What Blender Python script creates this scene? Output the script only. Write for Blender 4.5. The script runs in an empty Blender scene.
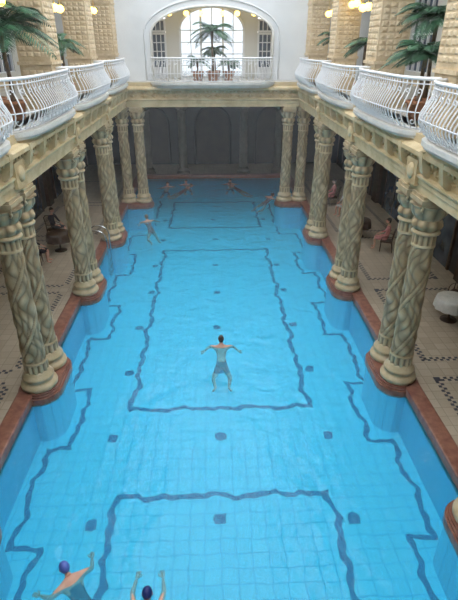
import bpy, bmesh, math, random
from mathutils import Vector, Matrix
from math import sin, cos, pi, radians
random.seed(7)
scene = bpy.context.scene
COL = scene.collection
try:
    scene.view_settings.view_transform = 'Standard'
except Exception:
    pass

# ------------------------------------------------------------------ materials
def new_mat(name):
    m = bpy.data.materials.new(name); m.use_nodes = True
    nt = m.node_tree; b = nt.nodes['Principled BSDF']
    return m, nt, b

def mat(name, c1, c2=None, scale=4.0, rough=0.6, bump=0.0, bscale=30.0, metal=0.0, attr=None, attr_col=None, spec=0.4, detail=4):
    m, nt, b = new_mat(name)
    N, L = nt.nodes, nt.links
    b.inputs['Roughness'].default_value = rough
    b.inputs['Metallic'].default_value = metal
    b.inputs['Specular IOR Level'].default_value = spec
    tc = N.new('ShaderNodeTexCoord')
    nz = N.new('ShaderNodeTexNoise'); nz.inputs['Scale'].default_value = scale
    nz.inputs['Detail'].default_value = detail
    L.new(tc.outputs['Object'], nz.inputs['Vector'])
    cr = N.new('ShaderNodeValToRGB')
    cr.color_ramp.elements[0].position = 0.35; cr.color_ramp.elements[1].position = 0.65
    cr.color_ramp.elements[0].color = (*c1, 1); cr.color_ramp.elements[1].color = (*(c2 or c1), 1)
    L.new(nz.outputs['Fac'], cr.inputs['Fac'])
    out = cr.outputs['Color']
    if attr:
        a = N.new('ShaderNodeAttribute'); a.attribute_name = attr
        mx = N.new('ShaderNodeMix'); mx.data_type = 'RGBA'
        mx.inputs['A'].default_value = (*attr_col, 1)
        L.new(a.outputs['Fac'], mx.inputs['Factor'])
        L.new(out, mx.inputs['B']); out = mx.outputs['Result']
    L.new(out, b.inputs['Base Color'])
    if bump:
        n2 = N.new('ShaderNodeTexNoise'); n2.inputs['Scale'].default_value = bscale
        L.new(tc.outputs['Object'], n2.inputs['Vector'])
        bp = N.new('ShaderNodeBump'); bp.inputs['Strength'].default_value = bump
        bp.inputs['Distance'].default_value = 0.02
        L.new(n2.outputs['Fac'], bp.inputs['Height']); L.new(bp.outputs['Normal'], b.inputs['Normal'])
    return m

def brick_mat(name, c1, c2, cm, w, h, mortar=0.02, rough=0.4, offset=0.0, noise=None, spec=0.4):
    m, nt, b = new_mat(name); N, L = nt.nodes, nt.links
    tc = N.new('ShaderNodeTexCoord')
    br = N.new('ShaderNodeTexBrick'); br.offset = offset; br.squash = 1
    br.inputs['Scale'].default_value = 1.0
    br.inputs['Brick Width'].default_value = w; br.inputs['Row Height'].default_value = h
    br.inputs['Mortar Size'].default_value = mortar
    br.inputs['Color1'].default_value = (*c1, 1); br.inputs['Color2'].default_value = (*c2, 1)
    br.inputs['Mortar'].default_value = (*cm, 1)
    vec = tc.outputs['Object']
    if noise:
        nz = N.new('ShaderNodeTexNoise'); nz.inputs['Scale'].default_value = 2.6; nz.inputs['Detail'].default_value = 3
        L.new(vec, nz.inputs['Vector'])
        sc = N.new('ShaderNodeVectorMath'); sc.operation = 'SCALE'; sc.inputs['Scale'].default_value = noise
        L.new(nz.outputs['Color'], sc.inputs[0])
        ad = N.new('ShaderNodeVectorMath'); ad.operation = 'ADD'
        L.new(vec, ad.inputs[0]); L.new(sc.outputs[0], ad.inputs[1]); vec = ad.outputs[0]
    L.new(vec, br.inputs['Vector'])
    L.new(br.outputs['Color'], b.inputs['Base Color'])
    b.inputs['Roughness'].default_value = rough
    b.inputs['Specular IOR Level'].default_value = spec
    return m

def emis(name, c, s):
    m, nt, b = new_mat(name)
    b.inputs['Emission Color'].default_value = (*c, 1); b.inputs['Emission Strength'].default_value = s
    b.inputs['Base Color'].default_value = (*c, 1)
    return m

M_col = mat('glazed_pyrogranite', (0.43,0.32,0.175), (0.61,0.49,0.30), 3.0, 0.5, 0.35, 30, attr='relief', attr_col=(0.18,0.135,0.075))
M_colbase = mat('ceramic_base', (0.42,0.33,0.19), (0.54,0.44,0.28), 5.0, 0.4, 0.2)
M_stone = mat('cream_ceramic_entablature', (0.48,0.375,0.20), (0.64,0.525,0.32), 2.2, 0.6, 0.3, 25)
M_orn = mat('ornament_ochre', (0.46,0.33,0.165), (0.58,0.45,0.25), 5, 0.6, 0.3)
M_plaster = mat('white_plaster', (0.62,0.65,0.67), (0.68,0.71,0.73), 1.0, 0.8, 0.05, 60)
M_creamwall = mat('cream_plaster', (0.60,0.60,0.56), (0.66,0.66,0.62), 1.0, 0.8)
M_sand = mat('sandstone_pillar', (0.47,0.36,0.215), (0.60,0.48,0.31), 4.0, 0.75, 0.5, 14)
M_sand2 = mat('sandstone_relief', (0.52,0.40,0.245), (0.66,0.54,0.36), 6.0, 0.75, 0.5, 20)
M_white = mat('white_painted_iron', (0.74,0.77,0.80), (0.80,0.82,0.84), 5, 0.4)
M_slab = mat('white_stone_slab', (0.60,0.60,0.56), (0.70,0.69,0.65), 3, 0.6, 0.1)
M_red = mat('red_marble', (0.18,0.07,0.05), (0.29,0.135,0.09), 6.0, 0.3, 0.05)
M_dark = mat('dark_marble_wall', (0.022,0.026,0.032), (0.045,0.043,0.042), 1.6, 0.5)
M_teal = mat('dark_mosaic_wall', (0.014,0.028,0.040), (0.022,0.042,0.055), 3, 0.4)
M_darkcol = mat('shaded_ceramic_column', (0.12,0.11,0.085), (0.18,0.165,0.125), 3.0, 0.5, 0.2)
M_mosaic = mat('black_mosaic', (0.04,0.045,0.06), (0.08,0.08,0.10), 10, 0.4)
M_glassd = mat('blue_grey_glass', (0.03,0.05,0.09), (0.07,0.11,0.17), 1.5, 0.12, spec=0.8)
M_wood = mat('dark_wood', (0.05,0.03,0.02), (0.09,0.055,0.035), 8, 0.45)
M_steel = mat('stainless_steel', (0.5,0.52,0.55), (0.6,0.62,0.65), 5, 0.25, metal=1.0)
M_terra = mat('terracotta', (0.33,0.14,0.07), (0.42,0.2,0.1), 8, 0.7)
M_leaf = mat('palm_leaf', (0.02,0.07,0.035), (0.05,0.15,0.07), 5, 0.5)
M_trunk = mat('palm_trunk', (0.10,0.07,0.04), (0.2,0.14,0.08), 12, 0.9, 0.5)
M_skin = mat('skin', (0.58,0.32,0.23), (0.66,0.39,0.29), 6, 0.5)
M_lip = mat('lips', (0.45,0.14,0.12), None, 6, 0.5)
M_eye = mat('eyes', (0.02,0.02,0.03), None, 6, 0.2)
M_hairD = mat('dark_hair', (0.025,0.018,0.013), (0.05,0.035,0.025), 20, 0.6, 0.4)
M_hairB = mat('brown_hair', (0.10,0.055,0.03), (0.17,0.10,0.05), 20, 0.6, 0.4)
M_capB = mat('blue_swim_cap', (0.09,0.13,0.48), (0.12,0.18,0.55), 8, 0.35)
M_capN = mat('navy_swim_cap', (0.02,0.035,0.16), (0.03,0.05,0.2), 8, 0.35)
M_suitR = mat('red_swimsuit', (0.5,0.05,0.04), (0.6,0.09,0.06), 8, 0.6)
M_suitN = mat('navy_swimwear', (0.015,0.025,0.09), (0.03,0.045,0.13), 8, 0.6)
M_shirtD = mat('dark_robe', (0.03,0.03,0.04), (0.06,0.06,0.075), 8, 0.8)
M_shirtP = mat('pink_towel_robe', (0.55,0.2,0.2), (0.65,0.3,0.28), 8, 0.9)
M_shirtW = mat('white_robe', (0.6,0.6,0.6), (0.7,0.7,0.7), 8, 0.9)
M_cloth = mat('tablecloth', (0.62,0.62,0.58), (0.72,0.71,0.67), 5, 0.8)
M_lamp = emis('warm_lamp_glass', (1.0,0.66,0.12), 7.0)
M_brass = mat('brass', (0.5,0.36,0.12), (0.6,0.45,0.18), 5, 0.3, metal=1.0)
M_pool = brick_mat('pool_tile', (0.17,0.73,0.95), (0.20,0.77,0.97), (0.06,0.50,0.80), 0.31, 0.31, 0.010, 0.5, noise=0.16)
M_poolwall = brick_mat('pool_wall_tile', (0.18,0.62,0.84), (0.20,0.66,0.88), (0.10,0.46,0.72), 0.3, 0.3, 0.012, 0.5)
M_line = mat('pool_line_tile', (0.003,0.06,0.24), (0.007,0.10,0.32), 5, 0.5)
M_deck = brick_mat('deck_tile', (0.42,0.35,0.26), (0.49,0.42,0.32), (0.32,0.27,0.20), 0.3, 0.3, 0.008, 0.4)
M_gfloor = brick_mat('gallery_floor_tile', (0.55,0.53,0.48), (0.6,0.58,0.53), (0.4,0.38,0.34), 0.4, 0.4, 0.008, 0.4)

# water : tinted transparent, slightly milky body, fresnel mirror with ripples
M_water = bpy.data.materials.new('pool_water'); M_water.use_nodes = True
nt = M_water.node_tree; N, L = nt.nodes, nt.links
N.remove(N['Principled BSDF'])
tr = N.new('ShaderNodeBsdfTransparent'); tr.inputs['Color'].default_value = (0.55, 0.94, 1.0, 1)
df = N.new('ShaderNodeBsdfDiffuse'); df.inputs['Color'].default_value = (0.11, 0.62, 0.90, 1)
mt = N.new('ShaderNodeMixShader'); mt.inputs['Fac'].default_value = 0.27
gl = N.new('ShaderNodeBsdfGlossy'); gl.inputs['Roughness'].default_value = 0.05
fr = N.new('ShaderNodeFresnel'); fr.inputs['IOR'].default_value = 1.33
mx = N.new('ShaderNodeMixShader')
tc = N.new('ShaderNodeTexCoord')
n1 = N.new('ShaderNodeTexNoise'); n1.inputs['Scale'].default_value = 1.4; n1.inputs['Detail'].default_value = 2; n1.inputs['Distortion'].default_value = 0.9
n2 = N.new('ShaderNodeTexNoise'); n2.inputs['Scale'].default_value = 5.0; n2.inputs['Detail'].default_value = 2; n2.inputs['Distortion'].default_value = 1.0
L.new(tc.outputs['Object'], n1.inputs['Vector']); L.new(tc.outputs['Object'], n2.inputs['Vector'])
ma = N.new('ShaderNodeMath'); ma.operation = 'MULTIPLY_ADD'; ma.inputs[1].default_value = 0.35
L.new(n2.outputs['Fac'], ma.inputs[0]); L.new(n1.outputs['Fac'], ma.inputs[2])
bp = N.new('ShaderNodeBump'); bp.inputs['Strength'].default_value = 0.9; bp.inputs['Distance'].default_value = 0.085
L.new(ma.outputs[0], bp.inputs['Height'])
for x in (gl, fr, df): L.new(bp.outputs['Normal'], x.inputs['Normal'])
L.new(tr.outputs[0], mt.inputs[1]); L.new(df.outputs[0], mt.inputs[2])
L.new(fr.outputs[0], mx.inputs['Fac']); L.new(mt.outputs[0], mx.inputs[1]); L.new(gl.outputs[0], mx.inputs[2])
L.new(mx.outputs[0], N['Material Output'].inputs['Surface'])

M_pane = bpy.data.materials.new('clear_pane'); M_pane.use_nodes = True
nt = M_pane.node_tree; N, L = nt.nodes, nt.links
N.remove(N['Principled BSDF'])
tr = N.new('ShaderNodeBsdfTransparent'); tr.inputs['Color'].default_value = (0.30, 0.33, 0.36, 1)
gl = N.new('ShaderNodeBsdfGlossy'); gl.inputs['Roughness'].default_value = 0.05
mx = N.new('ShaderNodeMixShader'); mx.inputs['Fac'].default_value = 0.05
L.new(tr.outputs[0], mx.inputs[1]); L.new(gl.outputs[0], mx.inputs[2]); L.new(mx.outputs[0], N['Material Output'].inputs['Surface'])

# ------------------------------------------------------------------ mesh builder
class MB:
    def __init__(s): s.v = []; s.f = []; s.m = []; s.sm = []; s.rel = {}
    def add(s, vs, fs, mi=0, smooth=False):
        o = len(s.v); s.v += [tuple(p) for p in vs]
        for f in fs:
            s.f.append(tuple(i+o for i in f)); s.m.append(mi); s.sm.append(smooth)
        return o
    def box(s, x0,x1,y0,y1,z0,z1, mi=0):
        if x0 > x1: x0,x1 = x1,x0
        if y0 > y1: y0,y1 = y1,y0
        s.add([(x0,y0,z0),(x1,y0,z0),(x1,y1,z0),(x0,y1,z0),(x0,y0,z1),(x1,y0,z1),(x1,y1,z1),(x0,y1,z1)],
              [(0,3,2,1),(4,5,6,7),(0,1,5,4),(1,2,6,5),(2,3,7,6),(3,0,4,7)], mi)
    def prism(s, poly, z0, z1, mi=0):
        n = len(poly)
        vs = [(x,y,z0) for x,y in poly]+[(x,y,z1) for x,y in poly]
        fs = [tuple(range(n-1,-1,-1)), tuple(range(n,2*n))]+[(i,(i+1)%n,(i+1)%n+n,i+n) for i in range(n)]
        s.add(vs, fs, mi)
    def prism_y(s, poly, y0, y1, mi=0):   # poly in (x,z)
        n = len(poly)
        vs = [(x,y0,z) for x,z in poly]+[(x,y1,z) for x,z in poly]
        fs = [tuple(range(n-1,-1,-1)), tuple(range(n,2*n))]+[(i,(i+1)%n,(i+1)%n+n,i+n) for i in range(n)]
        s.add(vs, fs, mi)
    def prism_x(s, poly, x0, x1, mi=0):   # poly in (y,z)
        n = len(poly)
        vs = [(x0,y,z) for y,z in poly]+[(x1,y,z) for y,z in poly]
        fs = [tuple(range(n-1,-1,-1)), tuple(range(n,2*n))]+[(i,(i+1)%n,(i+1)%n+n,i+n) for i in range(n)]
        s.add(vs, fs, mi)
    def tube(s, pts, r, sides=6, mi=0, closed=False, smooth=True):
        pts = [Vector(p) for p in pts]; n = len(pts)
        rs = r if isinstance(r, (list,tuple)) else [r]*n
        vs = []; prev = None
        for i,p in enumerate(pts):
            if closed: t = pts[(i+1)%n]-pts[i-1]
            else: t = pts[min(i+1,n-1)]-pts[max(i-1,0)]
            if t.length < 1e-9: t = Vector((0,0,1))
            t.normalize()
            if prev is None:
                a = Vector((0,0,1)) if abs(t.z) < 0.9 else Vector((1,0,0))
                u = t.cross(a).normalized()
            else:
                u = prev - t*prev.dot(t)
                if u.length < 1e-6: u = t.orthogonal()
                u.normalize()
            prev = u; w = t.cross(u)
            for k in range(sides):
                a = 2*pi*k/sides
                vs.append(p+(u*cos(a)+w*sin(a))*rs[i])
        fs = []
        for i in range(n if closed else n-1):
            j = (i+1)%n
            for k in range(sides):
                k2 = (k+1)%sides
                fs.append((i*sides+k, i*sides+k2, j*sides+k2, j*sides+k))
        if not closed:
            fs.append(tuple(range(sides-1,-1,-1))); fs.append(tuple(range((n-1)*sides, n*sides)))
        s.add(vs, fs, mi, smooth)
    def lathe(s, c, prof, seg=24, mi=0, fn=None, smooth=True, cap=True):
        vs = []; n = len(prof)
        o = len(s.v)
        for i,(r,z) in enumerate(prof):
            for k in range(seg):
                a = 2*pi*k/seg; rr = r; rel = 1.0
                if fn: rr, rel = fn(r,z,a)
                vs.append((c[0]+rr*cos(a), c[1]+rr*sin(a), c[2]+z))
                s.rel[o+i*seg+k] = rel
        fs = []
        for i in range(n-1):
            for k in range(seg):
                k2 = (k+1)%seg
                fs.append((i*seg+k, i*seg+k2, (i+1)*seg+k2, (i+1)*seg+k))
        if cap:
            fs.append(tuple(range(seg-1,-1,-1))); fs.append(tuple(range((n-1)*seg, n*seg)))
        s.add(vs, fs, mi, smooth)
    def ellipsoid(s, c, R, B=None, mi=0, seg=14, rings=9, t0=0.0, t1=pi):
        B = B or Matrix.Identity(3); vs = []; c = Vector(c)
        for i in range(rings+1):
            t = t0+(t1-t0)*i/rings
            for k in range(seg):
                a = 2*pi*k/seg
                vs.append(c + B @ Vector((R[0]*sin(t)*cos(a), R[1]*sin(t)*sin(a), R[2]*cos(t))))
        fs = []
        for i in range(rings):
            for k in range(seg):
                k2 = (k+1)%seg
                fs.append((i*seg+k, (i+1)*seg+k, (i+1)*seg+k2, i*seg+k2))
        fs.append(tuple(range(seg))); fs.append(tuple(range((rings+1)*seg-1, rings*seg-1, -1)))
        s.add(vs, fs, mi, True)
    def mesh(s, name, mats):
        me = bpy.data.meshes.new(name); me.from_pydata(s.v, [], s.f)
        for m in mats: me.materials.append(m)
        me.polygons.foreach_set('material_index', s.m)
        me.polygons.foreach_set('use_smooth', s.sm)
        if s.rel:
            at = me.attributes.new('relief','FLOAT','POINT')
            at.data.foreach_set('value', [s.rel.get(i,1.0) for i in range(len(s.v))])
        me.validate(); me.update()
        return me
    def obj(s, name, mats, parent=None, loc=(0,0,0), rot=0.0, bevel=0.0):
        ob = bpy.data.objects.new(name, s.mesh(name, mats)); COL.objects.link(ob)
        ob.location = loc; ob.rotation_euler = (0,0,rot)
        if parent: ob.parent = parent
        if bevel:
            b = ob.modifiers.new('bevel','BEVEL'); b.width = bevel; b.segments = 2; b.limit_method = 'ANGLE'
        return ob

def link(name, me, loc=(0,0,0), rot=0.0, parent=None):
    ob = bpy.data.objects.new(name, me); COL.objects.link(ob)
    ob.location = loc; ob.rotation_euler = (0,0,rot)
    if parent: ob.parent = parent
    return ob

def empty(name, loc=(0,0,0), rot=0.0):
    e = bpy.data.objects.new(name, None); COL.objects.link(e); e.location = loc; e.rotation_euler = (0,0,rot)
    e.empty_display_size = 0.2
    return e

# ------------------------------------------------------------------ constants
PX = 4.5      # pool half width
Y0, Y1 = 0.6, 30.8
ZF = -1.3
ZW = -0.12
CX = 4.4
SITES = [0.2, 5.2, 10.2, 15.2, 20.2]
ZC = 4.75     # underside of entablature
ZG = 5.85     # gallery floor
WX = 8.6      # aisle/gallery back wall
YB = 34.5     # alcove back wall
YN = -5.0
ZR = 11.5

# ------------------------------------------------------------------ pool
b = MB(); b.box(-PX-0.4, PX+0.4, Y0-0.4, Y1+0.4, ZF-0.3, ZF)
floor = b.obj('floor_pool', [M_pool])
b = MB()
b.box(-PX-0.4,-PX, Y0-0.4, Y1+0.4, ZF, -0.02); b.box(PX,PX+0.4, Y0-0.4, Y1+0.4, ZF, -0.02)
b.box(-PX,PX, Y0-0.4, Y0, ZF, -0.02); b.box(-PX,PX, Y1, Y1+0.4, ZF, -0.02)
b.obj('wall_pool_sides', [M_poolwall])
b = MB(); b.add([(-PX,Y0,ZW),(PX,Y0,ZW),(PX,Y1,ZW),(-PX,Y1,ZW)], [(0,1,2,3)])
b.obj('pool_water', [M_water])

def wob(x, y):
    return (0.04*sin(2.1*x+3.3*y)+0.04*sin(5.2*y-1.7*x+1)+0.025*sin(9.7*y+4*x)+0.02*sin(17*y-9*x),
            0.03*sin(2.7*y+3.9*x+2)+0.035*sin(6.1*x+2*y)+0.025*sin(10.3*x-3*y)+0.02*sin(19*x+5*y))
def strip(b, pts, w, closed=False, z=ZF+0.004):
    n = len(pts)
    for i in range(n if closed else n-1):
        p = Vector(pts[i]); q = Vector(pts[(i+1)%n]); d = (q-p); ln = d.length; d.normalize()
        nn = Vector((-d.y, d.x)); p = p-d*w/2; q = q+d*w/2; k = max(1,int(ln/0.08)); vs = []
        zz = z+0.003*(i % 2)
        for j in range(k+1):
            c = p.lerp(q, j/k)
            for s_ in (-1,1):
                e = c+nn*s_*w/2; ox, oy = wob(e.x, e.y); vs.append((e.x+ox, e.y+oy, zz))
        fs = []
        for j in range(k):
            f = (2*j, 2*j+1, 2*j+3, 2*j+2)
            fs.append(f[::-1])
        b.add(vs, fs, 0)
b = MB()
for (ya, yb, hw) in [(1.8,7.5,2.32),(10.4,21.8,2.40),(25.0,29.7,2.42)]:
    strip(b, [(-hw,ya),(hw,ya),(hw,yb),(-hw,yb)], 0.14, True)
for s in (-1,1):
    pts = [(s*4.22, 1.0)]
    for c in SITES[1:]:
        pts += [(s*4.22,c-1.15),(s*3.68,c-1.15),(s*3.68,c+1.15),(s*4.22,c+1.15)]
    pts += [(s*4.22,23.9),(s*3.3,23.9),(s*3.3,26.5),(s*3.3,29.9)]
    strip(b, pts, 0.12)
for y in (4.3,6.85,9.3,12.1,14.7,17.4,20.0,23.2,26.3):
    for x in (-2.68,0,2.68):
        k = 0.115; ox, oy = wob(x,y)
        q = [(-k,-k),(0,-k*1.2),(k,-k),(k*1.15,0),(k,k),(0,k*1.2),(-k,k),(-k*1.15,0)]
        b.add([(x+ox+i+random.uniform(-.03,.03), y+oy+j+random.uniform(-.03,.03), ZF+0.012) for i,j in q], [tuple(range(8))])
b.obj('trim_pool_lines', [M_line])

# deck
b = MB()
for s in (-1,1):
    b.box(s*(PX+0.0), s*(WX+0.3), YN, YB, -0.25, 0.0)
b.box(-PX, PX, YN, Y0, -0.25, 0.0); b.box(-PX, PX, Y1, YB, -0.25, 0.0)
b.obj('floor_deck', [M_deck])
b = MB()
for s in (-1,1): b.box(s*(PX-0.04), s*(PX+0.34), Y0-0.3, Y1+0.3, -0.1, 0.13)
b.box(-PX-0.3, PX+0.3, Y0-0.3, Y0+0.04, -0.1, 0.13); b.box(-PX-0.3,PX+0.3, Y1-0.04, Y1+0.34, -0.1, 0.13)
b.obj('trim_pool_kerb', [M_red], bevel=0.03)
b = MB()
def dash_line(p, q, rows=(0,), size=0.11, gap=0.1):
    p = Vector(p); q = Vector(q); d = q-p; n = int(d.length/(size+gap)); d.normalize(); nn = Vector((-d.y,d.x))
    for r in rows:
        for i in range(n):
            c = p+d*((i+0.5*(r%2))*(size+gap)) + nn*r*size
            cs = [c, c+d*size, c+d*size+nn*size, c+nn*size]
            b.add([(v.x,v.y,0.004) for v in cs], [(0,1,2,3)])
for s in (-1,1):
    for c in SITES+[25.2]:
        xa, xb, ya, yb = s*5.35, s*7.9, c+0.35, c+4.65
        for (p,q) in [((xa,ya),(xb,ya)),((xb,ya),(xb,yb)),((xb,yb),(xa,yb)),((xa,yb),(xa,ya))]:
            dash_line(p,q,(0,1),0.085,0.085)
b.obj('trim_deck_mosaic', [M_mosaic])

# ------------------------------------------------------------------ columns
def column_mesh(name, mats, r0=0.262, H=ZC, detail=True, phase=0.0):
    b = MB()
    zb = 0.13
    prof = [(0.40,zb),(0.42,zb+0.03),(0.43,zb+0.08),(0.42,zb+0.13),(0.37,zb+0.15),(0.335,zb+0.19),(0.335,zb+0.24),(0.36,zb+0.26),(0.37,zb+0.30),(0.35,zb+0.34),(0.31,zb+0.37),(0.29,zb+0.42),(r0,zb+0.46)]
    b.lathe((0,0,0), prof, 40, 1)
    z0 = zb+0.44; z1 = H-0.85
    seg = 72; nz = 220 if detail else 30
    prof = [(r0-(0.035*(i/nz)), z0+(z1-z0)*i/nz) for i in range(nz+1)]
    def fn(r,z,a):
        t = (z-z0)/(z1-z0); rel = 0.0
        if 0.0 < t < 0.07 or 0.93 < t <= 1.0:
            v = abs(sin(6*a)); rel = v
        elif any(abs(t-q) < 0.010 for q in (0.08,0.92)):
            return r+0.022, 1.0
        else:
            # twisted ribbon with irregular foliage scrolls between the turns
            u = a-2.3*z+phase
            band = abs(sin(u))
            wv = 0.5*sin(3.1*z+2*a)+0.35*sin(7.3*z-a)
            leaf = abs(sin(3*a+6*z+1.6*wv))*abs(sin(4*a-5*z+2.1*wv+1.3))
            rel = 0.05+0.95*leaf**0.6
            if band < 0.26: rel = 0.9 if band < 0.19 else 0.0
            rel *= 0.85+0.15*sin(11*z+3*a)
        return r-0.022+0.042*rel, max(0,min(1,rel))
    b.lathe((0,0,0), prof, seg, 0, fn)
    zc = z1
    prof = [(r0-0.02,zc-0.02),(r0+0.03,zc),(r0+0.04,zc+0.03),(r0+0.02,zc+0.06),(r0-0.03,zc+0.08)]
    b.lathe((0,0,0), prof, 40, 1)
    nc = 26
    prof = []
    for i in range(nc+1):
        t = i/nc; r = r0-0.03+0.04*sin(pi*min(1,t*2.2))*(1 if t < 0.45 else 0.0)+0.16*(t**2.0)
        prof.append((r, zc+0.07+0.56*t))
    def fc(r,z,a):
        t = (z-zc-0.07)/0.56
        lobe = abs(cos(4*a)) if t < 0.45 else abs(sin(4*a))
        return r+0.055*lobe*sin(pi*((t*2.2) % 1.0)), lobe
    b.lathe((0,0,0), prof, 56, 0, fc)
    for sx in (-1,1):
        for sy in (-1,1):
            pts = []
            for k in range(13):
                a = k/12*2*pi*1.2; rr = 0.075*(1-k/16)
                off = 0.34+rr*cos(a)*1.0
                pts.append((sx*off*0.74, sy*off*0.74, zc+0.54+rr*sin(a)))
            b.tube(pts, [0.03*(1-k/20) for k in range(13)], 6, 1)
    b.box(-0.30,0.30,-0.30,0.30, zc+0.62, zc+0.69, 1)
    b.box(-0.34,0.34,-0.34,0.34, zc+0.69, zc+0.78, 1)
    b.box(-0.31,0.31,-0.31,0.31, zc+0.78, H, 1)
    return b.mesh(name, mats)
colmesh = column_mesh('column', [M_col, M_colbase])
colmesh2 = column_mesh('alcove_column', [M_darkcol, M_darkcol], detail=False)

def plinth_mesh(dx, dy, name):
    b = MB()
    def stad(r):
        pts = []
        n = 14
        ang = math.atan2(dy,dx)
        for k in range(n+1):
            a = ang-pi/2+pi*k/n; pts.append((dx+r*cos(a), dy+r*sin(a)))
        for k in range(n+1):
            a = ang+pi/2+pi*k/n; pts.append((-dx+r*cos(a), -dy+r*sin(a)))
        return pts
    b.prism(stad(0.47), ZF+0.001, -0.16, 1)
    b.prism(stad(0.52), -0.16, 0.03, 0)
    b.prism(stad(0.485), 0.03, 0.08, 0)
    b.prism(stad(0.455), 0.08, 0.13, 0)
    me = b.mesh(name, [M_red, M_poolwall]); return me
DC = 0.43
pl_y = plinth_mesh(0, DC, 'column_plinth'); pl_x = plinth_mesh(0.38, 0, 'column_plinth_corner')
for s in (-1,1):
    for c in SITES:
        link('column_plinth', pl_y, (s*CX, c, 0))
        for d in (-DC, DC):
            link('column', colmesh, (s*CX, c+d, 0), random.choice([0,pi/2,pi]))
    link('column_plinth', pl_x, (s*4.05, 25.2, 0))
    link('column', colmesh, (s*4.43, 25.2, 0)); link('column', colmesh, (s*3.67, 25.2, 0), pi/2)
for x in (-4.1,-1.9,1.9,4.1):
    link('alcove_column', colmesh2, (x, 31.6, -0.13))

# ------------------------------------------------------------------ entablature
prof = [(4.13,ZC),(4.13,4.90),(4.10,4.92),(4.10,5.02),(4.05,5.06),(4.05,5.10),(4.16,5.12),(4.16,5.38),(4.06,5.42),(4.0,5.48),(3.94,5.50),(3.94,5.58),(4.0,5.62),(4.12,5.66),(4.12,ZG-0.02),(4.95,ZG-0.02),(4.95,ZC)]
for s, nm in ((-1,'left'),(1,'right')):
    b = MB()
    b.prism_y([(s*x,z) for x,z in prof], YN+0.3, 25.0, 0)
    y = 0.0
    while y < 24.9:
        b.box(s*4.02, s*4.1, y, y+0.09, 5.40, 5.49, 1); y += 0.18
    y = 0.2
    while y < 24.8:
        near = min(abs(y-c) for c in SITES+[25.2])
        if near < 0.3:
            b.box(s*4.03, s*4.17, y-0.28, y+0.28, 4.86, 5.37, 1)
            b.ellipsoid((s*4.03, y, 5.12), (0.06,0.17,0.17), mi=0, seg=10, rings=6)
        else:
            cx = s*4.16
            vs = [(cx,y-0.22,5.25),(cx,y,5.36),(cx,y+0.22,5.25),(cx,y,5.14),(cx-s*0.06,y,5.25)]
            b.add(vs, [(0,1,4),(1,2,4),(2,3,4),(3,0,4)], 1)
            b.ellipsoid((s*4.12, y, 5.25), (0.035,0.06,0.05), mi=0, seg=8, rings=5)
            b.ellipsoid((s*4.14, y+0.25, 5.25), (0.03,0.035,0.035), mi=1, seg=8, rings=5)
        y += 0.5
    b.obj('trim_entablature_'+nm, [M_stone, M_orn])
b = MB()
py = [(24.93+(x-4.13), z) for x,z in prof]
b.prism_x(py, -4.95, 4.95, 0)
x = -3.9
while x < 3.9:
    b.box(x, x+0.09, 24.82, 24.9, 5.40, 5.49, 1); x += 0.18
x = -3.75
while x < 3.8:
    cy = 24.96
    vs = [(x-0.22,cy,5.25),(x,cy,5.36),(x+0.22,cy,5.25),(x,cy,5.14),(x,cy-0.06,5.25)]
    b.add(vs, [(0,4,1),(1,4,2),(2,4,3),(3,4,0)], 1)
    b.ellipsoid((x, cy-0.04, 5.25), (0.06,0.035,0.05), mi=0, seg=8, rings=5)
    x += 0.5
b.obj('trim_entablature_far', [M_stone, M_orn])

# gallery floors (ceilings of the aisles)
b = MB()
for s in (-1,1): b.box(s*4.3, s*(WX+0.3), YN, 30.0, 5.6, ZG)
b.obj('floor_gallery', [M_gfloor])
b = MB(); b.box(-WX-0.3, WX+0.3, 24.95, YB+0.3, 5.62, ZG-0.005); b.box(-4.95,4.95, YN, -0.6, 5.0, ZG-0.005)
b.obj('floor_gallery_ends', [M_gfloor])
for s, nm in ((-1,'left'),(1,'right')):
    b = MB(); b.box(s*WX, s*(WX+0.3), YN, YB+0.3, -0.25, 5.6, 0)
    for c in SITES+[25.2,30.2]:
        b.box(s*(WX-0.18), s*WX, c-0.35, c+0.35, 0, 5.6, 1)
        b.box(s*(WX-0.05), s*WX, c+1.2, c+3.8, 0.0, 3.4, 2)
        b.box(s*(WX-0.09), s*WX, c+1.1, c+1.22, 0.0, 3.5, 1); b.box(s*(WX-0.09), s*WX, c+3.78, c+3.9, 0.0, 3.5, 1)
        b.box(s*(WX-0.09), s*WX, c+1.1, c+3.9, 3.4, 3.55, 1); b.box(s*(WX-0.07), s*WX, c+2.46, c+2.54, 0, 3.4, 1)
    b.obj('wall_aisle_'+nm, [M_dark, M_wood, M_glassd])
b = MB()
b.box(-WX, WX, YB, YB+0.3, -0.25, 5.6, 0)
for i,x in enumerate((-4.1,0,4.1)):
    pts = [(x-1.1, 0.1),(x+1.1,0.1)]+[(x+1.1*cos(a), 2.6+1.1*sin(a)) for a in [pi*k/16 for k in range(17)]]
    b.prism_y(pts, YB-0.06, YB, 1)
    arc = [(x+1.18*cos(a), YB-0.07, 2.6+1.18*sin(a)) for a in [pi*k/20 for k in range(21)]]
    b.tube([(x+1.18,YB-0.07,0)]+arc+[(x-1.18,YB-0.07,0)], 0.08, 6, 0)
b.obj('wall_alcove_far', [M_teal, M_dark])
b = MB()
b.box(-WX-0.3, WX+0.3, YN-0.3, YN, -0.25, ZR+0.5, 0)
b.obj('wall_near', [M_creamwall])

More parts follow.
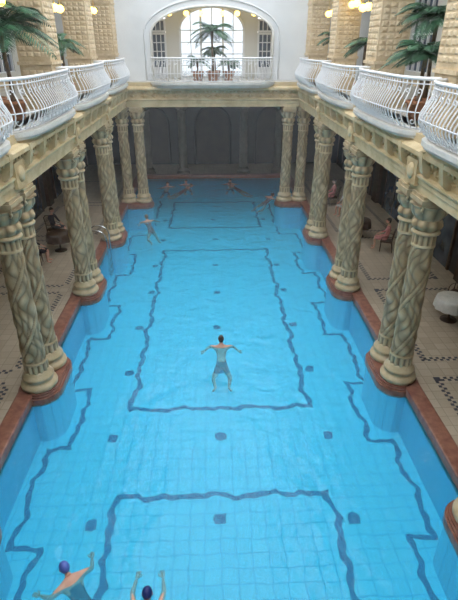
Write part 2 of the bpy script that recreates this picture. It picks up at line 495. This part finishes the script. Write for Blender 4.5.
# ------------------------------------------------------------------ upper pillars
def pillar_mesh():
    b = MB(); hx, hy = 0.42, 0.5; z0 = ZG; z1 = ZR
    b.box(-hx-0.12,hx+0.12,-hy-0.12,hy+0.12, z0, z0+0.22, 0)
    b.box(-hx-0.06,hx+0.06,-hy-0.06,hy+0.06, z0+0.22, z0+0.34, 0)
    b.box(-hx,hx,-hy,hy, z0+0.34, z1, 0)
    for zz in (z0+1.1, z0+3.1, z0+4.4):
        b.box(-hx-0.04,hx+0.04,-hy-0.04,hy+0.04, zz, zz+0.08, 1)
    def face(n, u, half, off):
        n = Vector(n); u = Vector(u); z = z0+0.48; row = 0
        while z < z1-0.3:
            row_skip = any(abs(z-(q+0.04)) < 0.09 for q in (z0+1.1, z0+3.1, z0+4.4))
            if not row_skip:
                m = 4; w = (half*2-0.08)/m
                for i in range(m):
                    cu = -half+0.04+w*(i+0.5)
                    c = u*cu+n*off
                    hh = 0.018+0.014*((i*7+row*5) % 3)/2
                    vs = []
                    for (du,dz) in ((-w*.47,-.06),(w*.47,-.06),(w*.47,.06),(-w*.47,.06)):
                        p = c+u*du; vs.append((p.x,p.y,z+dz))
                    for (du,dz) in ((-w*.22,-.03),(w*.22,-.03),(w*.22,.03),(-w*.22,.03)):
                        p = c+u*du+n*hh; vs.append((p.x,p.y,z+dz))
                    b.add(vs, [(4,5,6,7),(0,1,5,4),(1,2,6,5),(2,3,7,6),(3,0,4,7)], 1)
            z += 0.145; row += 1
    face((1,0,0),(0,1,0),hy,hx); face((-1,0,0),(0,-1,0),hy,hx)
    face((0,1,0),(-1,0,0),hx,hy); face((0,-1,0),(1,0,0),hx,hy)
    return b.mesh('gallery_pillar', [M_sand, M_sand2])
pm = pillar_mesh()
for s in (-1,1):
    for c in SITES+[25.2]:
        link('gallery_pillar', pm, (s*4.80, c, 0))

# ------------------------------------------------------------------ balconies
def resample(pts, step):
    out = [Vector(pts[0])]; acc = 0
    for i in range(len(pts)-1):
        p = Vector(pts[i]); q = Vector(pts[i+1]); d = (q-p).length
        t = step-acc
        while t <= d:
            out.append(p.lerp(q, t/d)); t += step
        acc = d-(t-step)
    return out
BAL = [(0.0,0.04),(0.06,0.10),(0.15,0.20),(0.21,0.32),(0.205,0.44),(0.14,0.58),(0.06,0.72),(0.02,0.86),(0.03,0.97)]
def railing(b, path, outsign, z0):
    dense = resample(path, 0.02); n = len(dense)
    def nrm(i):
        t = dense[min(i+1,n-1)]-dense[max(i-1,0)]; t.normalize()
        return Vector((t.y,-t.x))*outsign
    def rail(off, z, r, sides=6):
        idx = list(range(0,n,5)); 
        if idx[-1] != n-1: idx.append(n-1)
        b.tube([(*(dense[i]+nrm(i)*off), z0+z) for i in idx], r, sides)
    rail(0.03, 1.0, 0.036, 8); rail(0.03, 0.90, 0.014); rail(0.0, 0.05, 0.025); rail(0.205, 0.38, 0.014)
    i = 3; k = 0
    while i < n-1:
        p = dense[i]; m = nrm(i); t = Vector((-m.y, m.x))
        b.tube([(*(p+m*o), z0+z) for o,z in BAL], 0.0145, 5)
        if k % 2 == 0 and i+7 < n:
            c = dense[i+3]
            for (zc,oc,rr,dr) in ((0.76,0.055,0.055,1),(0.20,0.16,0.06,-1)):
                pts = []
                for q in range(9):
                    a = q/8*2*pi*0.85
                    r_ = rr*(1-q/14)
                    pts.append((*(c+m*oc+t*r_*cos(a)), z0+zc+dr*r_*sin(a)))
                b.tube(pts, 0.012, 4)
        i += 7; k += 1
def balcony_side(s, yc, L=2.36):
    def px(t, off=0.0): return s*(4.42-(0.50+off)*(1-abs(t)**8)-0.06*cos(t*pi/2))
    path = [(px(-1+2*k/120), yc+L*(-1+2*k/120)) for k in range(121)]
    e = empty('balcony', (0,0,0))
    b = MB()
    def poly(off):
        p = [(px(t, off), yc+(L+off*0.5)*t) for t in [-1+2*k/60 for k in range(61)]]
        p += [(s*4.7, yc+L+off*.5), (s*4.7, yc-L-off*.5)]
        return p if s > 0 else p[::-1]
    b.prism(poly(0.10), ZG-0.09, ZG+0.0, 0); b.prism(poly(0.05), ZG-0.15, ZG-0.09, 0); b.prism(poly(-0.05), ZG-0.24, ZG-0.15, 1)
    for dy in (-1.9,-0.95,0,0.95,1.9):
        pr = [(4.15,5.05),(4.10,5.12),(4.0,5.2),(3.96,5.35),(3.93,5.5),(3.93,5.62),(4.2,5.62),(4.2,5.05)]
        b.prism_y([(s*x,z) for x,z in pr], yc+dy-0.08, yc+dy+0.08, 1)
    b.obj('slab', [M_slab, M_stone], e)
    b = MB(); railing(b, path, -s, ZG)
    b.obj('railing', [M_white], e)
    return e
for s in (-1,1):
    for c in (2.7,7.7,12.7,17.7,22.55):
        balcony_side(s, c)
BW = 2.78
path = [(-BW+2*BW*k/80, 24.95-0.42*(1-abs(-1+2*k/80)**6)-0.10*cos((-1+2*k/80)*3*pi/2)**2) for k in range(81)]
e = empty('balcony_end')
b = MB()
def ep(off):
    p = [(-(BW+off)+2*(BW+off)*k/40, 24.95-(0.50+off)*(1-abs(-1+2*k/40)**6)-0.05) for k in range(41)]
    return p+[(BW+off,25.6),(-BW-off,25.6)]
b.prism(ep(0.10), ZG-0.10, ZG+0.005); b.prism(ep(0.04), ZG-0.17, ZG-0.10); b.prism(ep(-0.05), ZG-0.25, ZG-0.17)
b.obj('slab', [M_slab], e)
b = MB(); railing(b, path, 1, ZG); b.obj('railing', [M_white], e)

# ------------------------------------------------------------------ far upper wall with arch
AW, ASP, AR = 2.82, 7.78, 1.15
def arc_pts(hw, zs, rise, n=24, x0=0):
    return [(x0+hw*cos(pi*k/n), zs+rise*sin(pi*k/n)) for k in range(n+1)]
b = MB()
ya, yb = 25.7, 26.2
b.box(-WX-0.3, -AW, ya, yb, ZG, ZR+0.5, 0); b.box(AW, WX+0.3, ya, yb, ZG, ZR+0.5, 0)
pts = arc_pts(AW, ASP, AR)
for i in range(len(pts)-1):
    (xa,za),(xb,zb) = pts[i], pts[i+1]
    b.prism_y([(xb,zb),(xa,za),(xa,ZR+0.5),(xb,ZR+0.5)], ya, yb, 0)
arch = [(x, ya-0.03, z) for x,z in pts]
b.tube([(AW,ya-0.03,ZG)]+arch+[(-AW,ya-0.03,ZG)], 0.055, 6, 1)
pts2 = arc_pts(AW+0.3, ASP, AR+0.3)
b.tube([(AW+0.3,ya-0.02,ZG)]+[(x,ya-0.02,z) for x,z in pts2]+[(-AW-0.3,ya-0.02,ZG)], 0.035, 6, 0)
b.obj('wall_far', [M_plaster, M_slab])
b = MB()
yw = 27.7
b.box(-3.5,-3.2, yb, yw, ZG, 9.6, 0); b.box(3.2,3.5, yb, yw, ZG, 9.6, 0)
b.box(-3.5,3.5, yb, yw, 9.5, 9.7, 0)
b.obj('wall_lobby_sides', [M_creamwall])
b = MB()
def grid_window(b, x0, x1, z0, z1, nx, nz, y, fw=0.05, arch=0.0, mi=0):
    cx = (x0+x1)/2; hw = (x1-x0)/2
    def top(x):
        t = max(-1,min(1,(x-cx)/hw)); return z1+arch*math.sqrt(max(0,1-t*t))
    b.box(x0-fw,x0+fw, y-0.06,y+0.06, z0, z1, mi); b.box(x1-fw,x1+fw, y-0.06,y+0.06, z0, z1, mi)
    b.box(x0,x1, y-0.06,y+0.06, z0-fw, z0+fw, mi)
    for i in range(1,nx):
        x = x0+(x1-x0)*i/nx; b.box(x-0.022,x+0.022, y-0.03,y+0.03, z0, top(x), mi)
    for j in range(1,nz+1):
        z = z0+(z1-z0)*j/nz; b.box(x0,x1, y-0.03,y+0.03, z-0.022, z+0.022, mi)
    if arch:
        P = arc_pts(hw, z1, arch, 20, cx)
        b.tube([(x,y,z) for x,z in P], fw*1.1, 6, mi)
    else:
        b.box(x0-fw,x1+fw, y-0.06,y+0.06, z1-fw, z1+fw, mi)
def wall_cols(x0, x1, zlow, topfn, n=16):
    for i in range(n):
        xa = x0+(x1-x0)*i/n; xb = x0+(x1-x0)*(i+1)/n
        za, zb2 = topfn(xa), topfn(xb)
        b.prism_y([(xb,zb2),(xa,za),(xa,9.6),(xb,9.6)], yw, yw+0.25, 0)
b.box(-3.5,-3.02, yw,yw+0.25, ZG, 9.6, 0); b.box(3.02,3.5, yw,yw+0.25, ZG, 9.6, 0)
b.box(-2.28,-1.58, yw,yw+0.25, ZG, 9.6, 0); b.box(1.58,2.28, yw,yw+0.25, ZG, 9.6, 0)
tf = lambda x: 8.0+1.0*math.sqrt(max(0,1-(x/1.58)**2))
wall_cols(-1.58, 1.58, ZG, tf, 24)
for cx in (-2.65, 2.65):
    b.box(cx-0.37,cx+0.37, yw,yw+0.25, 8.55, 9.6, 0)
b.obj('wall_glazed', [M_creamwall])
e = empty('window_1'); b = MB()
grid_window(b, -1.58, 1.58, ZG+0.05, 8.0, 6, 4, yw-0.02, 0.05, 1.0)
for x in (-0.55,0.55): b.box(x-0.05,x+0.05, yw-0.08,yw+0.04, ZG, 8.9)
b.obj('frame', [M_white], e)
b = MB(); P = [(-1.58,ZG),(1.58,ZG)]+arc_pts(1.58, 8.0, 1.0, 20)
b.add([(x,yw+0.05,z) for x,z in P], [tuple(range(len(P)))]); b.obj('glass', [M_pane], e)
for i,cx in enumerate((-2.65,2.65)):
    e = empty('door_%d'%(i+1)); b = MB()
    grid_window(b, cx-0.33, cx+0.33, ZG+0.05, 7.85, 3, 5, yw-0.02, 0.045)
    grid_window(b, cx-0.33, cx+0.33, 7.95, 8.45, 3, 1, yw-0.02, 0.045)
    b.box(cx-0.33,cx+0.33, yw-0.05,yw+0.02, ZG, ZG+0.5)
    b.obj('frame', [M_white], e)
    b = MB(); b.add([(cx-0.35,yw+0.02,ZG),(cx+0.35,yw+0.02,ZG),(cx+0.35,yw+0.02,8.5),(cx-0.35,yw+0.02,8.5)], [(0,1,2,3)])
    b.obj('glass', [M_glassd], e)

# ------------------------------------------------------------------ gallery side walls with windows
for s, nm in ((-1,'left'),(1,'right')):
    b = MB()
    openings = [c+2.5 for c in SITES]
    ys = YN
    for c in openings:
        b.box(s*WX, s*(WX+0.3), ys, c-1.2, ZG, ZR, 0)
        b.box(s*WX, s*(WX+0.3), c-1.2, c+1.2, 9.2, ZR, 0)
        b.box(s*WX, s*(WX+0.3), c-1.2, c+1.2, ZG, ZG+0.5, 0)
        ys = c+1.2
    b.box(s*WX, s*(WX+0.3), ys, 26.0, ZG, ZR, 0)
    b.box(s*(WX-0.12), s*WX, YN, 25.7, ZG, ZG+0.3, 1)
    b.obj('wall_gallery_'+nm, [M_creamwall, M_sand])
    for i,c in enumerate(openings):
        e = empty('window_gallery_%s_%d'%(nm,i+1)); b = MB()
        for k in range(5):
            y = c-1.2+2.4*k/4; b.box(s*(WX+0.05), s*(WX+0.15), y-0.04,y+0.04, ZG+0.5, 9.2)
        for k in range(5):
            z = ZG+0.5+(9.2-ZG-0.5)*k/4; b.box(s*(WX+0.06), s*(WX+0.14), c-1.2,c+1.2, z-0.035,z+0.035)
        b.obj('frame', [M_white], e)
        b = MB(); b.add([(s*(WX+0.16),c-1.2,ZG+0.5),(s*(WX+0.16),c+1.2,ZG+0.5),(s*(WX+0.16),c+1.2,9.2),(s*(WX+0.16),c-1.2,9.2)], [(0,1,2,3)])
        b.obj('glass', [M_glassd], e)
b = MB()
for s in (-1,1): b.box(s*4.2, s*(WX+0.3), YN, 26.0, ZR, ZR+0.3)
b.box(-4.2,4.2, YN, -1.5, ZR, ZR+0.3)
b.obj('ceiling', [M_plaster])
b = MB()
for k in range(28):
    y = -1.5+k*1.0
    pts = [(4.2*cos(pi*j/12), y, ZR+0.2+1.4*sin(pi*j/12)) for j in range(13)]
    b.tube(pts, 0.05, 4, 0, smooth=False)
for j in range(1,12,1):
    x = 4.2*cos(pi*j/12); z = ZR+0.2+1.4*sin(pi*j/12)
    b.tube([(x,-1.5,z),(x,25.7,z)], 0.035, 4, 0, smooth=False)
b.obj('ceiling_skylight_frame', [M_white])

# ------------------------------------------------------------------ lamps
def pendant(x, y, z, top=ZR, r=0.15):
    e = empty('pendant_lamp', (x,y,z)); b = MB()
    b.ellipsoid((0,0,0), (r,r,r*.87), mi=0); b.obj('globe', [M_lamp], e)
    b = MB(); b.tube([(0,0,r*.8),(0,0,top-z)], 0.012, 5); b.lathe((0,0,r*.5), [(0.06,0),(0.07,0.02),(0.03,0.06),(0.02,0.1)], 12)
    b.obj('stem', [M_brass], e)
for s,lst in ((-1,((12.9,8.32),(17.5,8.4),(22.7,8.6))),(1,((17.6,8.45),(19.0,8.62),(22.7,8.5)))):
    for c,zz in lst:
        for d in (-0.3,0.3):
            pendant(s*(4.9 if c < 13 else 4.75), c+d, zz, r=0.13)
for x in (-2.0,-1.2,-0.5,0.5,1.2,2.0): pendant(x, 26.7, 8.68, 9.5, 0.13)
for s in (-1,1):
    for c in (7.7,12.7,17.7,22.7):
        ld = bpy.data.lights.new('aisle_ceiling_light','POINT'); ld.energy = 24; ld.color = (1.0,0.83,0.6); ld.shadow_soft_size = 0.25
        lo = bpy.data.objects.new('aisle_ceiling_light', ld); COL.objects.link(lo); lo.location = (s*6.8, c, 5.1)

# ------------------------------------------------------------------ plants
def palm(loc, h=1.3, fl=1.1, nf=14, seed=1, name='potted_palm'):
    rnd = random.Random(seed)
    e = empty(name, loc)
    b = MB()
    b.lathe((0,0,0), [(0.17,0),(0.2,0.02),(0.26,0.36),(0.29,0.37),(0.29,0.43),(0.25,0.43),(0.24,0.38),(0.02,0.38)], 20, 0)
    b.obj('pot', [M_terra], e)
    b = MB()
    b.tube([(0,0,0.36),(0.02,0.01,0.36+h*0.3),(-0.01,0.02,0.36+h*0.6),(0,0,0.36+h)], [0.07,0.05,0.045,0.06], 8, 0)
    b.obj('trunk', [M_trunk], e)
    b = MB()
    for i in range(nf):
        a = 2*pi*i*0.382+rnd.uniform(-.2,.2); up = rnd.uniform(0.15,1.3); ln = fl*rnd.uniform(.75,1.15)
        d = Vector((cos(a),sin(a),0)); pts = []
        for k in range(11):
            t = k/10; r = ln*t*cos(up*0.6); z = 0.36+h+ln*(sin(up)*t-0.75*t*t)
            pts.append(Vector((d.x*r, d.y*r, z)))
        b.tube(pts, [0.012*(1-0.8*k/10) for k in range(11)], 4, 0)
        side = Vector((-d.y,d.x,0))
        for k in range(1,28):
            t = k/27; x = t*10; i0 = min(9,int(x)); p = pts[i0].lerp(pts[i0+1], x-i0)
            tg = (pts[i0+1]-pts[i0]).normalized()
            L_ = fl*0.38*sin(pi*(0.12+0.85*t)); wd = 0.022
            for sg in (-1,1):
                dirv = (side*sg*0.85+tg*0.6+Vector((0,0,-0.25))).normalized()
                q = p+dirv*L_; mpt = p+dirv*L_*0.5+Vector((0,0,0.02))
                b.add([p, mpt+tg*wd, q, mpt-tg*wd], [(0,1,2,3)], 0)
    b.obj('fronds', [M_leaf], e)
palm((-4.75,12.5,ZG), 1.5, 1.35, 30, 1)
palm((-5.5,13.3,ZG), 1.9, 1.1, 26, 8)
palm((4.75,12.2,ZG), 1.0, 0.95, 26, 2)
palm((5.2,13.0,ZG), 1.75, 1.05, 28, 3)
palm((4.9,17.6,ZG), 1.2, 0.85, 18, 4)
palm((5.0,22.6,ZG), 1.4, 0.8, 16, 5)
palm((-4.9,17.9,ZG), 1.3, 0.8, 14, 9)
palm((0.0,25.25,ZG), 1.7, 1.15, 20, 6)
palm((0.75,25.3,ZG), 0.4, 0.65, 16, 7)
palm((-0.7,25.25,ZG), 0.5, 0.65, 16, 12)
palm((0.1,25.95,ZG), 0.9, 0.75, 16, 15)

# ------------------------------------------------------------------ ladder
def handrail(x, y, s):
    b = MB()
    for dy in (-0.28,0.28):
        pts = [(x+s*0.55,y+dy,0.0),(x+s*0.55,y+dy,0.75)]
        for k in range(9):
            a = pi*k/8; pts.append((x+s*(0.15+0.4*cos(a)), y+dy, 0.75+0.35*sin(a)))
        pts += [(x-s*0.25,y+dy,0.3),(x-s*0.25,y+dy,-0.9)]
        b.tube(pts, 0.025, 8)
    for z in (-0.3,-0.55,-0.8): b.box(x-s*0.29, x-s*0.2, y-0.28, y+0.28, z-0.015, z+0.015)
    b.obj('pool_ladder', [M_steel])
handrail(-4.5, 18.3, -1)

# ------------------------------------------------------------------ people
BONES = [('pelvis','spine'),('spine','chest'),('chest','neck'),('neck','hd')]
for S_ in ('L','R'):
    BONES += [('chest','sh'+S_),('sh'+S_,'el'+S_),('el'+S_,'wr'+S_),('pelvis','hip'+S_),('hip'+S_,'kn'+S_),('kn'+S_,'an'+S_),('an'+S_,'to'+S_)]
RAD = dict(pelvis=.135, spine=.12, chest=.135, neck=.055, hd=.05, sh=.065, el=.043, wr=.028, hip=.095, kn=.06, an=.036, to=.028)
def mirror(J):
    K = dict(J)
    for k,v in J.items():
        if k.endswith('R') and k[:-1]+'L' not in J: K[k[:-1]+'L'] = (-v[0], v[1], v[2])
    return K
def figure(name, J, loc, rot, garment=None, gmat=None, hair=None, cap=False, hf=(0,1,0), hu=(0,0,1), fold=0.3, fat=1.0):
    J = {k: Vector(v) for k,v in mirror(J).items()}
    root = empty(name, loc, rot)
    bm = bmesh.new(); sk = bm.verts.layers.skin.verify(); V = {}
    for k,p in J.items():
        if k == 'head': continue
        v = bm.verts.new(p); V[k] = v
        base = k if k in RAD else k[:-1]
        r = RAD[base]*(fat if base in ('pelvis','spine','chest') else 1)
        v[sk].radius = (r, r*0.85 if base in ('chest','spine') else r)
        v[sk].use_root = (k == 'pelvis')
    for a,c in BONES: bm.edges.new((V[a],V[c]))
    me = bpy.data.meshes.new(name+'_body'); bm.to_mesh(me); bm.free()
    ob = bpy.data.objects.new('body_tmp', me); COL.objects.link(ob)
    m = ob.modifiers.new('skin','SKIN'); m.use_smooth_shade = True; m.branch_smoothing = 0.6
    m2 = ob.modifiers.new('sub','SUBSURF'); m2.levels = 2; m2.render_levels = 2
    dg = bpy.context.evaluated_depsgraph_get(); dg.update()
    nm = bpy.data.meshes.new_from_object(ob.evaluated_get(dg))
    bpy.data.objects.remove(ob)
    nm.materials.clear(); nm.materials.append(M_skin); nm.materials.append(gmat or M_skin)
    garment = garment or ()
    for p in nm.polygons:
        c = p.center; best = None; bd = 1e9
        for a,q in BONES:
            A, B = J[a], J[q]; d = B-A; t = max(0,min(1,(c-A).dot(d)/max(1e-9,d.length_squared)))
            dd = (c-(A+d*t)).length
            if dd < bd: bd = dd; best = (a,q,t)
        p.use_smooth = True
        for g in garment:
            if best[0].startswith(g[0]) and best[1].startswith(g[1]) and g[2] <= best[2] <= g[3]: p.material_index = 1
    link('body', nm, parent=root)
    F = Vector(hf).normalized(); U = Vector(hu); U = (U-F*U.dot(F)).normalized(); R = F.cross(U)
    Bm = Matrix((R,F,U)).transposed(); C = J['head']
    b = MB()
    b.ellipsoid(C, (.074,.092,.108), Bm, 0, 18, 12)
    b.ellipsoid(C+F*0.035-U*0.055, (.05,.05,.055), Bm, 0, 14, 8)
    b.tube([C+F*.088+U*.02, C+F*.105-U*.012, C+F*.113-U*.028, C+F*.09-U*.036], [.008,.012,.015,.008], 6, 0)
    for sg in (-1,1):
        b.ellipsoid(C+R*sg*.076-F*.005-U*.005, (.012,.02,.03), Bm, 0, 8, 6)
        b.ellipsoid(C+R*sg*.031+F*.082+U*.008, (.013,.008,.008), Bm, 2, 8, 6)
        b.tube([C+R*sg*.018+F*.09+U*.028, C+R*sg*.045+F*.08+U*.028], .004, 4, 3)
    b.ellipsoid(C+F*.083-U*.055, (.022,.008,.007), Bm, 1, 8, 5)
    tilt = Matrix.Rotation(radians(28), 3, R)
    b.ellipsoid(C-F*.006+U*.006, (.082,.1,.116), tilt @ Bm, 3, 18, 8, 0, pi*0.52)
    if not cap:
        b.ellipsoid(C-F*.045-U*.03, (.066,.055,.075), Bm, 3, 12, 8)
    b.obj('head', [M_skin, M_lip, M_eye, hair or M_hairD], root)
    b = MB()
    for S_ in ('L','R'):
        w = J['wr'+S_]; d = (w-J['el'+S_]).normalized()
        up = Vector((0,0,1)) if abs(d.z) < .8 else Vector((0,1,0))
        side = d.cross(up).normalized()*(1 if S_ == 'R' else -1); nrm_ = side.cross(d).normalized()
        if nrm_.z > 0: nrm_ = -nrm_
        B2 = Matrix((side, d, nrm_)).transposed()
        b.ellipsoid(w+d*.05, (.04,.055,.017), B2, 0, 12, 8)
        for i,(o,l) in enumerate(((-.030,.062),(-.010,.078),(.010,.085),(.030,.075))):
            p0 = w+d*.075+side*(-o)
            pts = [p0, p0+d*l*.45, p0+d*l*.75+nrm_*l*fold*.35, p0+d*l*.95+nrm_*l*fold]
            b.tube(pts, [.0095,.009,.008,.006], 6, 0)
        p0 = w+d*.025-side*.03
        b.tube([p0, p0-side*.022+d*.022, p0-side*.034+d*.05, p0-side*.036+d*.07], [.011,.011,.01,.007], 6, 0)
    b.obj('hands', [M_skin], root)
    return root

suit = [('spine','chest',0,1),('pelvis','spine',0,1),('pelvis','hip',0,1),('chest','neck',0,.15),('hip','kn',0,.12)]
trunks = [('pelvis','spine',0,.35),('pelvis','hip',0,1),('hip','kn',0,.45)]
robe = [('pelvis','',0,1),('spine','',0,1),('chest','neck',0,.7),('chest','sh',0,1),('sh','el',0,1),('el','wr',0,.7),('hip','kn',0,1.1)]

# breaststroke: head and shoulders out, body slanting down, knees drawn under the hips
sw_spread = dict(pelvis=(0,.06,-.36), spine=(0,.20,-.20), chest=(0,.34,-.05), neck=(0,.43,.08), hd=(0,.46,.14), head=(0,.49,.22),
    shR=(.17,.39,-.0), elR=(.34,.46,-.03), wrR=(.46,.30,-.05), hipR=(.10,.0,-.42), knR=(.24,-.10,-.74), anR=(.18,-.44,-.80), toR=(.26,-.54,-.84))
figure('swimmer', sw_spread, (0.05, 11.25, -0.14), 0, trunks, M_suitN, M_hairD, hf=(0,1,.1))
sw_glide = dict(pelvis=(0,0,-.10), spine=(0,.2,-.06), chest=(0,.38,-.02), neck=(0,.52,.03), hd=(0,.58,.05), head=(0,.66,.09),
    shR=(.17,.46,-.01), elR=(.25,.72,-.01), wrR=(.21,.97,-.02), hipR=(.10,-.08,-.12), knR=(.14,-.48,-.2), anR=(.1,-.88,-.25), toR=(.12,-1.02,-.27))
figure('swimmer', sw_glide, (-1.25, 3.98, -0.15), 0, suit, M_suitN, M_capN, True, hf=(0,1,-.5))
sw_wide = dict(pelvis=(0,0,-.24), spine=(0,.19,-.15), chest=(0,.37,-.05), neck=(0,.50,.04), hd=(0,.55,.08), head=(0,.61,.14),
    shR=(.17,.43,-.01), elR=(.36,.40,-.03), wrR=(.46,.58,-.06), hipR=(.10,-.08,-.30), knR=(.28,-.38,-.45), anR=(.14,-.7,-.55), toR=(.22,-.82,-.55))
figure('swimmer', sw_wide, (-2.22, 4.62, -0.14), radians(42), suit, M_suitN, M_capB, True, hf=(0,1,-.2))

# bathers resting in the water, most of the body below the surface
for (x,y,r,g,gm,hh,J) in [(-3.05,22.3,.5,suit,M_suitR,M_hairB,sw_spread),(-2.9,29.3,3.5,trunks,M_suitN,M_hairD,sw_spread),(-1.95,28.6,-1.4,suit,M_suitR,M_hairB,sw_wide),
        (-1.6,29.8,3.0,trunks,M_suitN,M_hairD,sw_spread),(1.0,29.9,3.1,trunks,M_suitN,M_hairD,sw_spread),(1.5,28.9,1.3,suit,M_suitR,M_hairB,sw_wide),(2.75,26.2,-.9,suit,M_suitR,M_hairD,sw_wide)]:
    figure('bather', J, (x,y,-0.12), r, g, gm, hh)

seat = dict(pelvis=(0,0,0), spine=(0,-.02,.2), chest=(0,-.03,.4), neck=(0,-.01,.55), hd=(0,.01,.61), head=(0,.03,.72),
    shR=(.18,-.02,.47), elR=(.25,.08,.22), wrR=(.16,.3,.14), hipR=(.10,.04,-.01), knR=(.13,.46,0.0), anR=(.13,.44,-.42), toR=(.14,.58,-.45))
def chair(loc, rot):
    b = MB()
    b.box(-.23,.23,-.22,.24,.40,.45)
    for x in (-.21,.21):
        b.tube([(x,.21,0),(x*.95,.2,.41)], [.018,.022], 6); b.tube([(x,-.26,0),(x*.95,-.2,.42),(x*.9,-.24,.7),(x*.85,-.3,.95)], [.018,.022,.02,.018], 6)
        b.tube([(x*1.05,-.22,.64),(x*1.12,0,.66),(x*1.05,.18,.63),(x,.2,.42)], .016, 6)
    b.tube([(-.18,-.3,.93),(0,-.34,.98),(.18,-.3,.93)], .024, 6)
    for x in (-.1,-.03,.04,.11): b.tube([(x,-.21,.44),(x,-.26,.7),(x,-.32,.95)], .011, 5)
    b.obj('cafe_chair', [M_wood], None, loc, rot, bevel=0.006)
def table(loc, m):
    b = MB()
    b.lathe((0,0,0), [(.25,0),(.24,.03),(.05,.07),(.035,.1),(.035,.7),(.12,.72)], 20, 1)
    def fn(r,z,a): return r*(1+ (0.04*sin(10*a) if z < .7 else 0)), 1
    b.lathe((0,0,0), [(.50,.42),(.48,.6),(.46,.745),(.44,.76),(.01,.762)], 60, 0, fn, cap=False)
    b.obj('cafe_table', [m, M_wood], None, loc)
def sitter(x, y, r, gm, hh, name='seated_person'):
    chair((x,y,0), r)
    figure(name, seat, (x,y,.54), r, robe, gm, hh)
table((7.0,12.7,0), M_cloth); chair((7.6,13.6,0), 2.3); chair((7.3,11.6,0), 0.1)
sitter(6.85,18.3,1.2,M_shirtP,M_hairD); table((6.2,20.0,0), M_wood)
sitter(6.3,22.8,2.0,M_shirtW,M_hairB); sitter(6.1,24.5,1.5,M_shirtP,M_hairD)
sitter(-6.85,17.4,-1.4,M_shirtD,M_hairD); sitter(-6.9,20.2,-1.9,M_shirtD,M_hairD); table((-6.3,18.8,0), M_wood)
chair((-7.4,12.0,0), -1.2)

# ------------------------------------------------------------------ steam over the pool
b = MB(); b.box(-3.4, 3.4, 5.0, 24.2, 0.6, 9.5)
M_mist = bpy.data.materials.new('steam'); M_mist.use_nodes = True
nt = M_mist.node_tree; N, L = nt.nodes, nt.links
N.remove(N['Principled BSDF'])
vs_ = N.new('ShaderNodeVolumeScatter'); vs_.inputs['Color'].default_value = (0.95,0.97,1,1); vs_.inputs['Density'].default_value = 0.0055
L.new(vs_.outputs[0], N['Material Output'].inputs['Volume'])
b.obj('steam', [M_mist])

# ------------------------------------------------------------------ world + camera
w = bpy.data.worlds.new('overcast_sky'); scene.world = w; w.use_nodes = True
bg = w.node_tree.nodes['Background']; bg.inputs['Color'].default_value = (0.94,0.965,1.0,1); bg.inputs['Strength'].default_value = 4.2

cd = bpy.data.cameras.new('camera'); cam = bpy.data.objects.new('camera', cd); COL.objects.link(cam)
cam.location = (-0.15, 0.0, 7.5)
cam.rotation_euler = (radians(90-27.8), 0, radians(-2.07))
cd.sensor_fit = 'VERTICAL'; cd.sensor_height = 36; cd.lens = 490/600*36
cd.clip_start = 0.05; cd.clip_end = 500
scene.camera = cam
